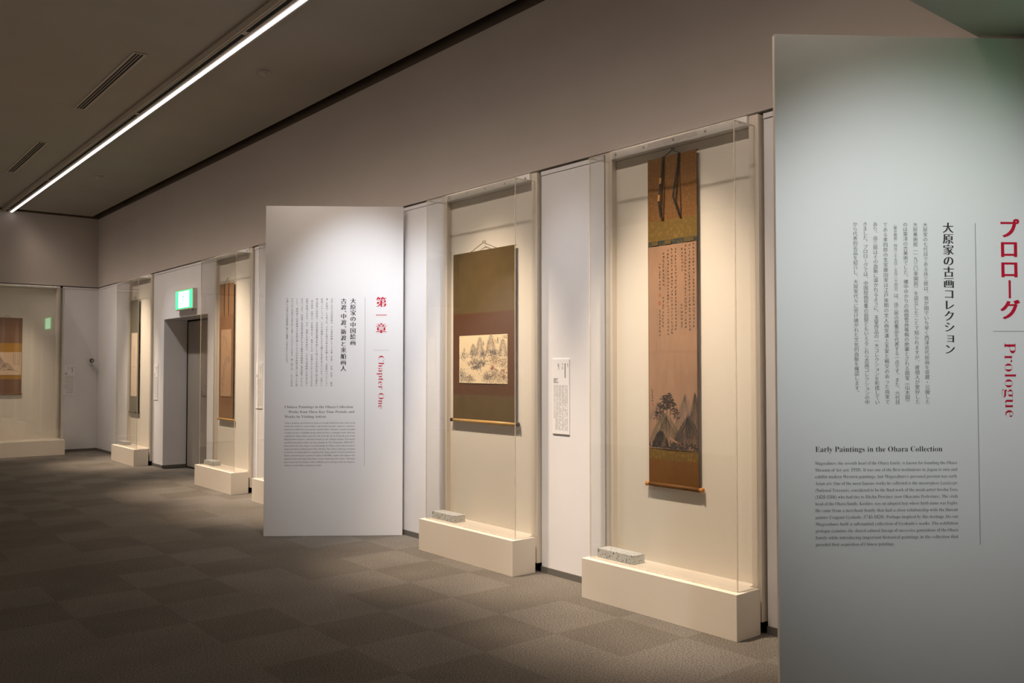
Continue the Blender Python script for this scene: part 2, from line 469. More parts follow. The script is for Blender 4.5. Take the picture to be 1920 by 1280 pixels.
P1_BODY = ['日本に伝わる中国絵画は、その渡来時期によって古渡（中世）、中渡（近世）、新渡',
           '渡（近現代）に大別され、それぞれ時代の好みを反映します。大原家のコレクション',
           '絵画コレクションは、いずれの時期にもわたる優れた作品を含んでいます。古渡とし',
           '東山御物の伝来品で、足利将軍家旧蔵の名品として知られる作品が孫三郎の晩年に',
           '（展示期間：前期のみ）が収蔵品であり、新渡としては、呉昌碩をはじめとする近代の作品',
           '品群が特筆されます。また、長崎に日本を訪れた、いわゆる来舶画人の作品も多く',
           'まれています。大原家と児島虎次郎の手になる十数回の中国絵画《漁夫図巻》のような',
           'として、第四章では来舶画人や名品を通して人々が日中絵画を通じて親しんだ歴',
           'やわらかい日本の山水をめぐる章へとつないでいきます。第一章では、これらの作品',
           'を通して日本人が中国絵画に抱いた憧憬への歩みをたどります。']
P1_EN_TITLE = ['Chinese Paintings in the Ohara Collection', 'Works from Three Key Time Periods and', 'Works by Visiting Artists']
P1_EN = ['Chinese paintings passed down in Japan are broadly divided into those that arrived',
         'during the medieval, early modern, and modern periods. Japanese collectors\'',
         'preferences differed in each period, and the Ohara collection contains beautiful',
         'examples of each. A highlight among medieval works is a hanging scroll, which was',
         'acquired by Magosaburo near the end of his life. It was formerly part of the',
         'Higashiyama Gomotsu, a collection belonging to the Ashikaga shoguns. Particularly',
         'notable from modern times are the paintings by Wu Changshuo (1844-1927),',
         'discussed in the same chapter. Several paintings by Chinese artists that traveled to',
         'Japan also form an integral part of the collection. The Chinese landscape at Daigoji',
         'by Yu Fei is one which might be a snapshot of the village entrance. Its lovely hand-drawn',
         'features connected to pieces made by Fei Qinhu (1750-1800), reminds of the Japanese who',
         'appear to be welcomed into these rooms depicting the artists. Through',
         'these works, the first chapter of this exhibition traces changes in the way Japanese',
         'collectors viewed Chinese paintings over time.']

class Glyphs:
    """outlines of the built-in typeface, fetched once"""
    def __init__(s, strings):
        objs = []
        for key in sorted(set(strings)):
            c = bpy.data.curves.new('glyph', 'FONT'); c.body = key; c.size = 1.0; c.resolution_u = 3
            o = bpy.data.objects.new('glyph', c); COL.objects.link(o); objs.append((key, o, c))
        bpy.context.view_layer.update()
        dg = bpy.context.evaluated_depsgraph_get()
        s.g = {}
        for key, o, c in objs:
            e = o.evaluated_get(dg); me = e.to_mesh()
            V = np.array([(v.co.x, v.co.y) for v in me.vertices], float).reshape(-1, 2)
            Fs = [tuple(p.vertices) for p in me.polygons]
            s.g[key] = (V, Fs, s.normals(V, Fs))
            e.to_mesh_clear()
        for key, o, c in objs:
            bpy.data.objects.remove(o); bpy.data.curves.remove(c)
    @staticmethod
    def normals(V, Fs):
        cnt = {}
        for f in Fs:
            a = sum(V[f[i]][0] * V[f[(i + 1) % len(f)]][1] - V[f[(i + 1) % len(f)]][0] * V[f[i]][1] for i in range(len(f)))
            q = f if a > 0 else tuple(reversed(f))
            for i in range(len(q)):
                e = (q[i], q[(i + 1) % len(q)])
                if (e[1], e[0]) in cnt: del cnt[(e[1], e[0])]
                else: cnt[e] = 1
        N = np.zeros_like(V)
        for a, b in cnt:
            d = V[b] - V[a]; l = math.hypot(*d) or 1
            n = np.array([d[1], -d[0]]) / l
            N[a] += n; N[b] += n
        return np.clip(N, -1.2, 1.2)
    def get(s, key, dx=0.0, dy=0.0):
        V, Fs, N = s.g[key]
        return V + N * np.array([dx, dy]), Fs

EN_LINES = []
for L in P2_EN + P1_EN + P2_EN_TITLE + P1_EN_TITLE + ['Prologue', 'Chapter', 'One']:
    for k, part in enumerate(L.split('|')): EN_LINES.append(latin(part.strip(), k == 1))
CJK = set(P2_RED + P2_TITLE + ''.join(P2_BODY) + P1_RED + ''.join(P1_TITLE) + ''.join(P1_BODY))
GL = Glyphs(list(EN_LINES) + [VERT.get(c, c) for c in CJK])

class TextMesh:
    """collects lettering on a board; u runs to the right, z upward, y is the print plane"""
    def __init__(s, y): s.y = y; s.v = []; s.f = []
    def put(s, V, Fs):
        n = len(s.v)
        s.v += [(float(a), s.y, float(b)) for a, b in V]; s.f += [tuple(n + i for i in q) for q in Fs]
    def column(s, text, u, z_top, size, pitch, dx, dy, z_end=None, half=0.5):
        adv = [half if c in '、' and half < 1 else 1.0 for c in text]
        if z_end is not None: pitch = (z_top - z_end) / sum(adv)
        z = z_top
        for c, a in zip(text, adv):
            V, Fs = GL.get(VERT.get(c, c), dx, dy)
            q = V - np.array([0.5, 0.38])
            if c in ROT: q = np.stack([q[:, 1], -q[:, 0]], 1)
            if c == 'ョ': q = q + np.array([0.08, 0.06])
            zc = z - pitch * (0.5 if a == 1 else 0.5)
            s.put(q * size + np.array([u, zc]), Fs)
            z -= pitch * a
    def line(s, text, u0, z, size, u1=None, dx=0.0, dy=0.0):
        parts = text.split('|')
        if len(parts) == 2:
            w1 = s._w(latin(parts[0].strip())); w2 = s._w(latin(parts[1].strip(), True))
            k = (u1 - u0) / (w1 + w2 + 0.3)
            s.line(parts[0].strip(), u0, z, size, u0 + w1 * k, dx, dy)
            s._fit(latin(parts[1].strip(), True), u0 + (w1 + 0.3) * k, z, size, u1, dx, dy)
        else:
            s._fit(latin(text), u0, z, size, u1, dx, dy)
    def _w(s, key): V = GL.g[key][0]; return V[:, 0].max() - V[:, 0].min()
    def _fit(s, key, u0, z, size, u1, dx, dy):
        V, Fs = GL.get(key, dx, dy)
        x0 = V[:, 0].min(); w = V[:, 0].max() - x0
        kx = (u1 - u0) / w if u1 else size
        s.put(np.stack([(V[:, 0] - x0) * kx + u0, V[:, 1] * size + z], 1), Fs)
    def down(s, text, u_base, z_top, z_end, size, dx=0.0, dy=0.0):
        """a Latin line turned a quarter clockwise"""
        V, Fs = GL.get(latin(text), dx, dy)
        x0 = V[:, 0].min(); w = V[:, 0].max() - x0
        k = (z_top - z_end) / w
        s.put(np.stack([u_base + V[:, 1] * size, z_top - (V[:, 0] - x0) * k], 1), Fs)
    def rect(s, u0, u1, z0, z1):
        s.put(np.array([(u0, z0), (u1, z0), (u1, z1), (u0, z1)]), [(0, 1, 2, 3)])
    def build(s, name, m, parent, label=None):
        me = bpy.data.meshes.new(name); me.from_pydata(s.v, [], s.f); me.materials.append(M[m])
        o = bpy.data.objects.new(name, me); COL.objects.link(o); o.parent = parent
        if label: o['label'] = label
        return o

PH = 2.765
def board(loc, rz, width, label):
    t = thing('text_panel', label, 'panel', loc, rz, 'tall white introduction panels')
    b = B('board', 'panel', 0, width, -0.012, 0.012, 0.002, PH, t, 0.001)
    B('edge_band', 'panel_edge', -0.0015, 0.0, -0.011, 0.011, 0.003, PH - 0.001, t)
    for u in (0.12, width - 0.18):
        MB().box(u, u + 0.06, 0.012, 0.20, 0.0, 0.02).box(u + 0.02, u + 0.04, 0.012, 0.03, 0.0, 0.5).build('back_support', 'metal', t)
    return t
YP = -0.0126

def col_text(parent, name, m, *a, label=None, **k):
    t = TextMesh(YP); t.column(*a, **k); return t.build(name, m, parent, label)
def line_text(parent, name, m, *a, **k):
    t = TextMesh(YP); t.line(*a, **k); return t.build(name, m, parent)
def rule(parent, *a):
    t = TextMesh(YP); t.rect(*a); return t.build('rule_line', 'rule', parent)

# chapter panel
p1 = board((3.053, 7.03, 0), math.atan2(-0.60, 0.80), 1.150, 'white panel with red Chapter One heading between the gallery cases')
for c, z in zip(P1_RED, (2.004, 1.893, 1.782)): col_text(p1, 'heading_character', 'red', c, 0.967, z, 0.092, 0.092, 0.034, -0.010)
for w_, za, zb in (('Chapter', 1.504, 1.222), ('One', 1.190, 1.062)):
    t = TextMesh(YP); t.down(w_, 0.945, za, zb, 0.071, -0.016, -0.012)
    t.build('english_heading', 'red', p1)
col_text(p1, 'title_column', 'ink', P1_TITLE[0], 0.731, 1.990, 0.050, 0.0500, 0.028, -0.010)
col_text(p1, 'title_column', 'ink', P1_TITLE[1], 0.652, 1.990, 0.050, 0.0515, 0.028, -0.010)
for k, s_ in enumerate(P1_BODY):
    col_text(p1, 'text_column', 'ink_grey', s_, 0.553 - 0.0413 * k, 1.989, 0.0185 if s_[0] != '（' else 0.016, 0.02, 0.004, -0.006, 1.247 if k < 9 else 1.431, half=1)
line_text(p1, 'english_title_line', 'ink_grey', P1_EN_TITLE[0], 0.167, 1.066, 0.030, 0.733, -0.004, -0.006)
line_text(p1, 'english_title_line', 'ink_grey', P1_EN_TITLE[1], 0.198, 1.025, 0.030, 0.745, -0.004, -0.006)
line_text(p1, 'english_title_line', 'ink_grey', P1_EN_TITLE[2], 0.167, 0.985, 0.030, 0.510, -0.004, -0.006)
for k, s_ in enumerate(P1_EN):
    line_text(p1, 'english_text_line', 'ink_grey', s_, 0.166, 0.936 - 0.02715 * k, 0.0185, 0.752 if k < 13 else 0.476, -0.012, -0.008)
rule(p1, 0.830, 0.8322, 0.581, 1.997); rule(p1, 0.905, 1.032, 1.5505, 1.552)

# prologue panel
p2 = board((3.086, 2.093, 0), math.atan2(-0.592, 0.806), 1.110, 'large white panel with red Prologue heading at the right edge')
for k, c in enumerate(P2_RED): col_text(p2, 'heading_character', 'red', c, 0.972, 2.016 - 0.0835 * k, 0.086, 0.0835, 0.036, 0.010)
t = TextMesh(YP)
t.down('Prologue', 0.945, 1.505, 1.200, 0.071, -0.018, -0.010)
t.build('english_heading', 'red', p2, 'red sideways English prologue heading')
col_text(p2, 'title_column', 'ink', P2_TITLE, 0.716, 1.998, 0.047, 0.0452, 0.030, -0.010)
for k, s_ in enumerate(P2_BODY):
    t = TextMesh(YP)
    if k == 3:
        a, b = s_[:s_.index('）') + 1], s_[s_.index('）') + 1:]
        t.column(a, 0.620 - 0.0419 * k, 1.995, 0.0150, 0.0145, 0.0, -0.010, half=1)
        t.column(b, 0.620 - 0.0419 * k, 1.995 - 0.0145 * len(a), 0.0200, 0.02, 0.002, -0.012, 1.253, half=1)
    else:
        t.column(s_, 0.620 - 0.0419 * k, 1.997, 0.0205, 0.02, 0.002, -0.012, 1.253 if k < 7 else 1.290, half=1)
    t.build('text_column', 'ink_grey', p2)
line_text(p2, 'english_title_line', 'ink', P2_EN_TITLE[0], 0.152, 1.062, 0.031, 0.678, -0.006, -0.008)
for k, s_ in enumerate(P2_EN):
    line_text(p2, 'english_text_line', 'ink_grey', s_, 0.150, 1.010 - 0.02715 * k, 0.0190, 0.739 if k < 12 else 0.475, -0.014, -0.010)
rule(p2, 0.8295, 0.832, 0.683, 1.995); rule(p2, 0.899, 1.033, 1.550, 1.552)

# ------------------------------------------------------------------ display cases
def display_case(loc, rz, W, depth, label):
    """origin on the wall face at the near lower corner; -x toward the room, +y along the wall"""
    t = thing('display_case', label, 'display case', loc, rz, 'tall acrylic scroll cases on cream plinths')
    zt = 0.24
    B('plinth', 'cream', -depth, -0.048, 0, W, 0, zt, t, 0.002)
    for a, b in ((0.005, 0.065), (W - 0.050, W + 0.008)):
        B('post', 'cream', -0.026, 0.10, a, b, 0.06, 2.764, t, 0.0015)
    B('backboard', 'cloth', 0.014, 0.04, 0.065, W - 0.050, 0.06, 2.71, t)
    B('case_floor', 'cream', -0.0475, 0.0135, 0.0655, W - 0.0505, 0.19, zt - 0.0005, t)
    rl = B('case_top_rail', 'rail', -0.042, 0.05, 0.0655, W - 0.0505, 2.712, 2.764, t, 0.001)
    n = 5
    for k in range(n):
        y = 0.11 + (W - 0.21) * k / (n - 1)
        MB().tube([(-0.0425, y, 2.737), (-0.0465, y, 2.737)], 0.007, 10).build('screw', 'screw', rl)
    gx, g0, g1, gz = -depth + 0.045, 0.026, W - 0.026, 2.706
    th = 0.006
    B('front_pane', 'glass', gx, gx + th, g0 + th, g1 - th, zt, gz - th, t)
    B('side_pane', 'glass', gx + th, -0.027, g0, g0 + th, zt, gz - th, t)
    B('side_pane', 'glass', gx + th, -0.027, g1 - th, g1, zt, gz - th, t)
    B('top_pane', 'glass', gx + th, -0.043, g0 + th, g1 - th, gz - th, gz, t)
    for y in (g0, g1 - th):
        B('pane_edge', 'edge', gx, gx + th, y, y + th, zt, gz, t)
    B('pane_edge', 'edge', gx, gx + th, g0 + th, g1 - th, gz - th, gz, t)
    B('pane_edge', 'edge', gx + th, -0.027, g0, g0 + th, gz - th, gz, t)
    B('pane_edge', 'edge', gx + th, -0.027, g1 - th, g1, gz - th, gz, t)
    B('pane_seal', 'edge', gx - 0.003, gx, g0, g1, zt, zt + 0.006, t)
    return t

CASE_LAB = ['acrylic case holding the narrow landscape scroll with dark hanging ribbons',
            'acrylic case holding the wide olive and brown landscape scroll',
            'acrylic case mostly hidden behind the chapter panel',
            'acrylic case just right of the doorway with green exit sign',
            'acrylic case left of the doorway, nearest the room corner']
BLK_LAB = ['speckled white block below the scroll with dark hanging ribbons',
           'speckled white block below the wide olive and brown scroll',
           'speckled white block in the case behind the chapter panel',
           'speckled white block in the case right of the doorway',
           'speckled white block in the case nearest the room corner']
for y0, lab, bl in zip(CASE_Y, CASE_LAB, BLK_LAB):
    display_case((WX, y0, 0), 0, W_CASE, 0.25, lab)
    if y0 == 7.82: continue
    o = MB().box(-0.155, -0.055, -0.15, 0.15, 0, 0.054).build('humidity_block', 'block', None, 0.003)
    o.location = (WX, y0 + 0.955, 0.2402)
    o['label'] = bl; o['category'] = 'block'; o['group'] = 'printed blocks inside the cases'
display_case((BCX1, BY, 0), math.pi / 2, BCW, 0.49, 'wide acrylic case against the far end wall')

# ------------------------------------------------------------------ painter (numpy ink wash onto a dense sheet)
class Canvas:
    def __init__(s, w, h, paper, seed=0, mott=0.05):
        s.w, s.h = w, h; s.r = np.random.RandomState(seed)
        s.Y, s.X = np.mgrid[0:h, 0:w].astype(float)
        s.a = np.ones((h, w, 3)) * np.array(srgb(*paper))
        s.a *= (1 + mott * (s.noise(6) - 0.5) * 2 + mott * (s.noise(24) - 0.5))[..., None]
    def noise(s, n):
        g = s.r.rand(n + 3, n + 3)
        fy, fx = s.Y / s.h * n, s.X / s.w * n
        iy, ix = fy.astype(int), fx.astype(int); ty, tx = fy - iy, fx - ix
        ty, tx = ty * ty * (3 - 2 * ty), tx * tx * (3 - 2 * tx)
        return (g[iy, ix] * (1 - tx) + g[iy, ix + 1] * tx) * (1 - ty) + (g[iy + 1, ix] * (1 - tx) + g[iy + 1, ix + 1] * tx) * ty
    def blend(s, al, col, sl=None):
        c = np.array(srgb(*col)); t = s.a if sl is None else s.a[sl]
        t[...] = t * (1 - al[..., None]) + c * al[..., None]
    def dab(s, x, y, rx, ry, col, al, ang=0.0):
        m = int(max(rx, ry) * 2 + 2)
        x0, x1, y0, y1 = max(0, int(x) - m), min(s.w, int(x) + m + 1), max(0, int(y) - m), min(s.h, int(y) + m + 1)
        if x1 <= x0 or y1 <= y0: return
        sl = (slice(y0, y1), slice(x0, x1))
        dx, dy = s.X[sl] - x, s.Y[sl] - y
        u = dx * math.cos(ang) + dy * math.sin(ang); v = -dx * math.sin(ang) + dy * math.cos(ang)
        d = np.sqrt((u / rx) ** 2 + (v / ry) ** 2)
        s.blend(np.clip((1.25 - d) / 0.5, 0, 1) * al, col, sl)
    def stroke(s, pts, w, col, al):
        pts = np.array(pts, float)
        for a, b in zip(pts[:-1], pts[1:]):
            n = max(2, int(np.hypot(*(b - a)) / max(0.6, w * 0.7)))
            for k in range(n):
                p = a + (b - a) * (k / n)
                s.dab(p[0], p[1], w * (0.8 + 0.4 * s.r.rand()), w * (0.8 + 0.4 * s.r.rand()), col, al)
    def hill(s, cx, base, wid, hgt, col, al, sharp=1.0, fade=1.0, rough=0.12):
        """a mountain whose wash thins out downward"""
        xs = np.arange(s.w); t = np.abs(xs - cx) / (wid / 2)
        ph = s.r.rand(6) * 6.28
        wob = sum(np.sin(xs / s.w * f + p) / k for k, (f, p) in enumerate(zip((9, 17, 31, 53, 80, 120), ph), 1))
        top = base - hgt * np.clip(1 - t ** sharp, 0, 1) * (1 + rough * wob * 0.5)
        inside = (s.Y > top[None, :]) & (s.Y < base) & (t[None, :] < 1)
        d = (s.Y - top[None, :]) / max(1.0, hgt * fade)
        nz = s.noise(18) * 0.5 + s.noise(40) * 0.5
        s.blend(np.where(inside, np.clip(1 - d, 0, 1) * al * (0.35 + 1.1 * nz), 0).clip(0, 1), col)
        return top
    def ridge_lines(s, cx, base, wid, hgt, col, n=5, al=0.5, w=0.8):
        for k in range(n):
            q = (k + 0.5) / n * 2 - 1
            pts = []
            for j in range(9):
                v = j / 8
                pts.append((cx + q * wid / 2 * v + s.r.randn() * wid * 0.015, base - hgt * (1 - v) + abs(q) * 2))
            s.stroke(pts, w, col, al)
    def tree(s, x, y, h, col, al=0.8, n=26):
        s.stroke([(x, y), (x + h * 0.04, y - h * 0.5), (x, y - h)], max(0.7, h * 0.02), col, al)
        for k in range(n):
            v = s.r.rand(); wv = h * 0.34 * (1 - 0.6 * v)
            s.dab(x + (s.r.rand() * 2 - 1) * wv, y - h * (0.3 + 0.75 * v), h * 0.075, h * 0.035, col, al * (0.5 + 0.5 * s.r.rand()))
    def script(s, x, y0, y1, step, w, col, al=0.8):
        y = y0
        while y < y1:
            for _ in range(4):
                a = s.r.rand(2) * 2 - 1; b = s.r.rand(2) * 2 - 1
                s.stroke([(x + a[0] * w, y + a[1] * step * 0.35), (x + b[0] * w, y + b[1] * step * 0.35)], 0.8, col, al)
            y += step

def paint_tall():
    """a plain stand-in: an ink-wash mountain view under columns of brush writing"""
    c = Canvas(150, 500, (152, 120, 96), 11, 0.10)
    c.blend(np.clip(1 - abs(c.Y - 262) / 5, 0, 1) * 0.18, (120, 80, 50))
    c.blend(np.clip(1 - abs(c.X - 82) / 6, 0, 1) * np.clip((c.Y - 255) / 40, 0, 1) * np.clip((380 - c.Y) / 40, 0, 1) * 0.22, (120, 80, 50))
    ink = (34, 28, 24)
    for x, a, b in ((140, 6, 205), (128, 6, 212), (116, 8, 205), (106, 14, 70), (104, 150, 205), (86, 12, 215), (74, 12, 218), (62, 14, 222), (48, 20, 105), (46, 130, 205), (36, 46, 110), (36, 160, 220)):
        c.script(x, a, b, 8.5, 2.6, ink, 0.72)
    c.dab(35, 142, 4, 6, (150, 60, 40), 0.7); c.dab(36, 122, 3, 5, (150, 60, 40), 0.6)
    c.script(10, 355, 385, 7, 2, ink, 0.8); c.dab(12, 392, 3, 3, (150, 60, 40), 0.6)
    # far hills in haze
    c.hill(28, 430, 66, 46, (112, 100, 90), 0.6, 1.2, 0.9); c.ridge_lines(28, 430, 60, 42, (70, 62, 56), 5, 0.4)
    c.hill(112, 448, 70, 84, (104, 94, 86), 0.7, 1.3, 1.1); c.ridge_lines(112, 448, 60, 80, (66, 58, 52), 6, 0.4)
    c.hill(142, 470, 58, 112, (66, 60, 56), 0.85, 1.2, 1.2); c.ridge_lines(142, 470, 54, 108, (38, 34, 32), 8, 0.5)
    # middle hill with a grove
    c.hill(54, 486, 112, 72, (96, 84, 64), 0.95, 1.7, 1.8); c.ridge_lines(54, 486, 96, 66, (34, 30, 28), 10, 0.55)
    for x, y, h in ((24, 436, 30), (34, 430, 40), (45, 420, 48), (56, 414, 44), (66, 418, 52), (78, 426, 38), (88, 434, 30)):
        c.tree(x, y, h, (22, 20, 19), 0.9, 46)
    # near slope and boulders
    c.hill(120, 500, 112, 84, (62, 54, 48), 1.0, 1.3, 2.0); c.ridge_lines(120, 498, 100, 78, (26, 23, 21), 11, 0.6)
    c.hill(36, 498, 58, 44, (24, 21, 20), 1.0, 2.0, 2.6)
    c.stroke([(66, 472), (86, 482), (112, 490), (138, 495)], 2.6, (160, 124, 98), 0.6)
    for k in range(160):
        c.dab(c.r.rand() * 150, 482 + c.r.rand() * 16, 3, 1.6, (24, 22, 20), 0.7)
    return np.clip(c.a, 0.004, 0.9)

def paint_wide():
    c = Canvas(240, 148, (228, 208, 172), 5, 0.03)
    g1, g2, blue, och, red = (96, 92, 92), (70, 68, 74), (84, 100, 124), (196, 140, 74), (160, 66, 48)
    for cx, b, w, h in ((72, 62, 34, 34), (106, 62, 40, 56), (160, 56, 48, 54), (218, 66, 44, 50)):
        c.hill(cx, b, w, h, (120, 108, 104), 0.75, 2.0, 1.2, 0.05)
        for q in (1.0, 0.7, 0.42):
            pts = [(cx + w / 2 * q * math.sin(a) * (0.9 if a < 0 else 1), b - h * (q ** 0.6) * math.cos(a) ** 0.9) for a in np.linspace(-1.45, 1.45, 15)]
            c.stroke(pts, 0.75, (70, 64, 64), 0.4)
    for cx, b, w, h, col in ((124, 32, 9, 14, blue), (193, 28, 12, 20, blue), (206, 20, 5, 12, och), (182, 26, 6, 14, och), (142, 40, 6, 14, och)):
        c.hill(cx, b, w, h, col, 0.9, 1.5, 1.6, 0.02)
    def mass(cx, cy, rx, ry, n, cols, r=1.7):
        for _ in range(n * 3):
            a = c.r.rand() * 6.28; q = math.sqrt(c.r.rand())
            col = cols[c.r.randint(len(cols))]
            c.dab(cx + c.r.randn() * rx * 0.6, cy + c.r.randn() * ry * 0.6, r * (0.4 + c.r.rand()), r * (0.3 + 0.6 * c.r.rand()), col, 0.15 + 0.75 * c.r.rand(), c.r.rand() * 3)
    cols = [g1, g2, (132, 122, 108), (84, 80, 96), (60, 58, 62)]
    mass(28, 62, 24, 12, 60, cols); mass(76, 62, 18, 20, 90, cols); mass(122, 58, 16, 12, 90, cols)
    mass(108, 84, 32, 11, 130, cols, 2.0); mass(88, 98, 22, 7, 80, cols, 2.0); mass(64, 86, 22, 8, 50, cols + [och])
    mass(172, 54, 24, 9, 100, cols, 2.0); mass(180, 76, 26, 14, 120, cols + [och]); mass(222, 84, 18, 24, 100, cols + [och])
    mass(14, 126, 16, 22, 110, cols + [blue]); mass(52, 134, 22, 12, 110, cols + [blue, och])
    mass(140, 128, 20, 12, 110, cols + [blue, och]); mass(178, 124, 36, 20, 200, cols + [blue, och]); mass(222, 126, 18, 20, 120, cols + [och, red])
    mass(168, 100, 8, 7, 30, [red, (120, 60, 50)], 1.8)
    c.tree(26, 64, 26, g2, 0.6, 20); c.tree(66, 72, 24, g2, 0.6, 20)
    for k in range(7): c.stroke([(100 + k * 3, 118 - k * 2), (108 + k * 3, 116 - k * 2)], 0.5, g1, 0.3)
    c.script(226, 6, 12, 5, 2.5, (40, 34, 30)); c.script(234, 6, 12, 5, 2.5, (40, 34, 30)); c.script(218, 6, 12, 5, 2, (40, 34, 30))
    return np.clip(c.a, 0.004, 0.95)

def paint_branch(seed, paper, w=70, h=170, ink=(110, 96, 84), al=0.55):
    c = Canvas(w, h, paper, seed, 0.05)
    x, y = w * 0.15, h * 0.95; pts = [(x, y)]
    for k in range(9):
        x += c.r.randn() * w * 0.08 + w * 0.06; y -= h * 0.06; pts.append((x, y))
    c.stroke(pts, 1.4, ink, al)
    for p in pts[2:]:
        for _ in range(6):
            c.dab(p[0] + c.r.randn() * w * 0.12, p[1] + c.r.randn() * h * 0.03, 3, 1.6, ink, al * c.r.rand(), c.r.rand() * 3)
    c.stroke([(w * 0.2, h * 0.1), (w * 0.45, h * 0.14), (w * 0.6, h * 0.22), (w * 0.5, h * 0.32)], 1.4, ink, al * 0.7)
    c.dab(w * 0.75, h * 0.45, 5, 8, (90, 92, 104), al)
    return np.clip(c.a, 0.004, 0.95)

def paint_bamboo(seed=9):
    c = Canvas(70, 190, (226, 206, 182), seed, 0.03)
    c.stroke([(30, 95), (36, 60), (34, 40)], 0.9, (120, 108, 96), 0.6)
    for _ in range(14):
        a = c.r.rand() * 6.28; c.dab(34 + 8 * math.cos(a), 60 + 18 * math.sin(a), 5, 1.1, (130, 118, 104), 0.4, a)
    c.stroke([(18, 100), (48, 102)], 0.8, (130, 112, 96), 0.5)
    return np.clip(c.a, 0.004, 0.95)

def paint_far():
    c = Canvas(150, 120, (206, 180, 152), 21, 0.04)
    c.hill(40, 80, 80, 62, (110, 98, 88), 0.6, 1.5, 1.2); c.hill(78, 96, 80, 40, (120, 104, 92), 0.6, 1.4, 1.2)
    c.ridge_lines(40, 80, 70, 58, (80, 70, 64), 6, 0.5); c.tree(24, 84, 36, (70, 62, 56), 0.6)
    c.stroke([(60, 96), (90, 88), (132, 100)], 1.0, (90, 78, 70), 0.6); c.stroke([(84, 92), (104, 91)], 1.6, (70, 60, 54), 0.7)
    for x in (112, 121, 130, 139): c.script(x, 8, 70, 7, 2, (70, 58, 50), 0.7)
    return np.clip(c.a, 0.004, 0.95)

def sheet(name, img, x, y0, y1, z0, z1, parent, thick=0.001):
    """painting sheet: image left is +y; colours sit on the vertices of a dense grid, with a back face"""
    h, w = img.shape[:2]
    ys = np.linspace(y1, y0, w); zs = np.linspace(z1, z0, h)
    V = [(x, float(a), float(b)) for b in zs for a in ys]
    Fs = [(r * w + c, (r + 1) * w + c, (r + 1) * w + c + 1, r * w + c + 1) for r in range(h - 1) for c in range(w - 1)]
    n = len(V)
    V += [(x + thick, y1, z1), (x + thick, y0, z1), (x + thick, y0, z0), (x + thick, y1, z0)]
    Fs.append((n, n + 1, n + 2, n + 3))
    me = bpy.data.meshes.new(name); me.from_pydata(V, [], Fs)
    at = me.attributes.new('ink', 'FLOAT_COLOR', 'POINT')
    col = np.ones((len(V), 4), np.float32); col[:n, :3] = img.reshape(-1, 3); col[n:, :3] = img.mean((0, 1))
    at.data.foreach_set('color', col.ravel())
    me.materials.append(M['paint'])
    o = bpy.data.objects.new(name, me); COL.objects.link(o); o.parent = parent
    return o

# ------------------------------------------------------------------ hanging scrolls
def scroll(name, label, loc, rz, W, zt, zb, zones, img, iw, iz, roller, knob, knob_len, roller_r=0.013, cord_h=0.042, cord_w=0.3, extra=None, xs=-0.010):
    """zones: (name, material, z0, z1); loc is on the wall face below the scroll's middle"""
    K = 1.0063
    lx, ly = (loc[0], loc[1] * K) if rz == 0 else (loc[0] * K, loc[1])
    t = thing(name, label, 'hanging scroll', (lx, ly, 1.4 * (1 - K)), rz, 'hanging scrolls in the cases')
    t.scale = (1, K, K)
    rnd_ = random.Random(name + label)
    for nm, m, z0, z1 in zones:
        # gently bowed cloth, a few millimetres out of plane
        n = 12; V = []; Fs = []
        for k in range(n + 1):
            y = -W / 2 + W * k / n
            bow = 0.003 * (2 * k / n - 1) ** 2
            for z in (z0, z1):
                V += [(xs - bow, y, z), (xs - bow + 0.0015, y, z)]
        for k in range(n):
            a = 4 * k; b = a + 4
            Fs += [(a, a + 2, b + 2, b), (a + 1, b + 1, b + 3, a + 3), (a + 2, a + 3, b + 3, b + 2), (a, b, b + 1, a + 1)]
        Fs += [(0, 1, 3, 2), (4 * n, 4 * n + 2, 4 * n + 3, 4 * n + 1)]
        MB().add(V, Fs).build(nm, m, t, smooth=False)
    if img is not None:
        sheet('painting', img, xs - 0.0042, -iw / 2, iw / 2, iz[0], iz[1], t, 0.0035)
    # top stave, roller and knobs
    MB().tube([(xs + 0.004, -W / 2 - 0.002, zt), (xs + 0.004, W / 2 + 0.002, zt)], 0.005, 8).build('top_stave', zones[0][1], t, smooth=True)
    MB().tube([(xs + 0.004, -W / 2, zb), (xs + 0.004, W / 2, zb)], roller_r, 14).build('roller', roller, t, smooth=True)
    for s_ in (-1, 1):
        e = W / 2 + knob_len
        r0 = roller_r
        MB().tube([(xs + 0.004, s_ * W / 2, zb), (xs + 0.004, s_ * (W / 2 + 0.003), zb), (xs + 0.004, s_ * (e - 0.004), zb), (xs + 0.004, s_ * e, zb)],
                  [r0 * 0.7, r0 * 0.75, r0 * 1.12, r0 * 1.0], 12).build('roller_knob', knob, t, smooth=True)
    cw = W * cord_w / 2
    MB().tube([(xs + 0.002, -cw, zt + 0.003), (xs + 0.002, -0.006, zt + cord_h - 0.004), (xs + 0.002, 0, zt + cord_h), (xs + 0.002, 0.006, zt + cord_h - 0.004), (xs + 0.002, cw, zt + 0.003)], 0.0022, 6).build('cord', 'cord', t, smooth=True)
    MB().tube([(0.013, 0, zt + cord_h + 0.010), (xs - 0.006, 0, zt + cord_h + 0.010), (xs - 0.006, 0, zt + cord_h + 0.002), (xs + 0.006, 0, zt + cord_h - 0.003)], 0.003, 6).build('hook', 'metal', t, smooth=True)
    if extra: extra(t)
    return t

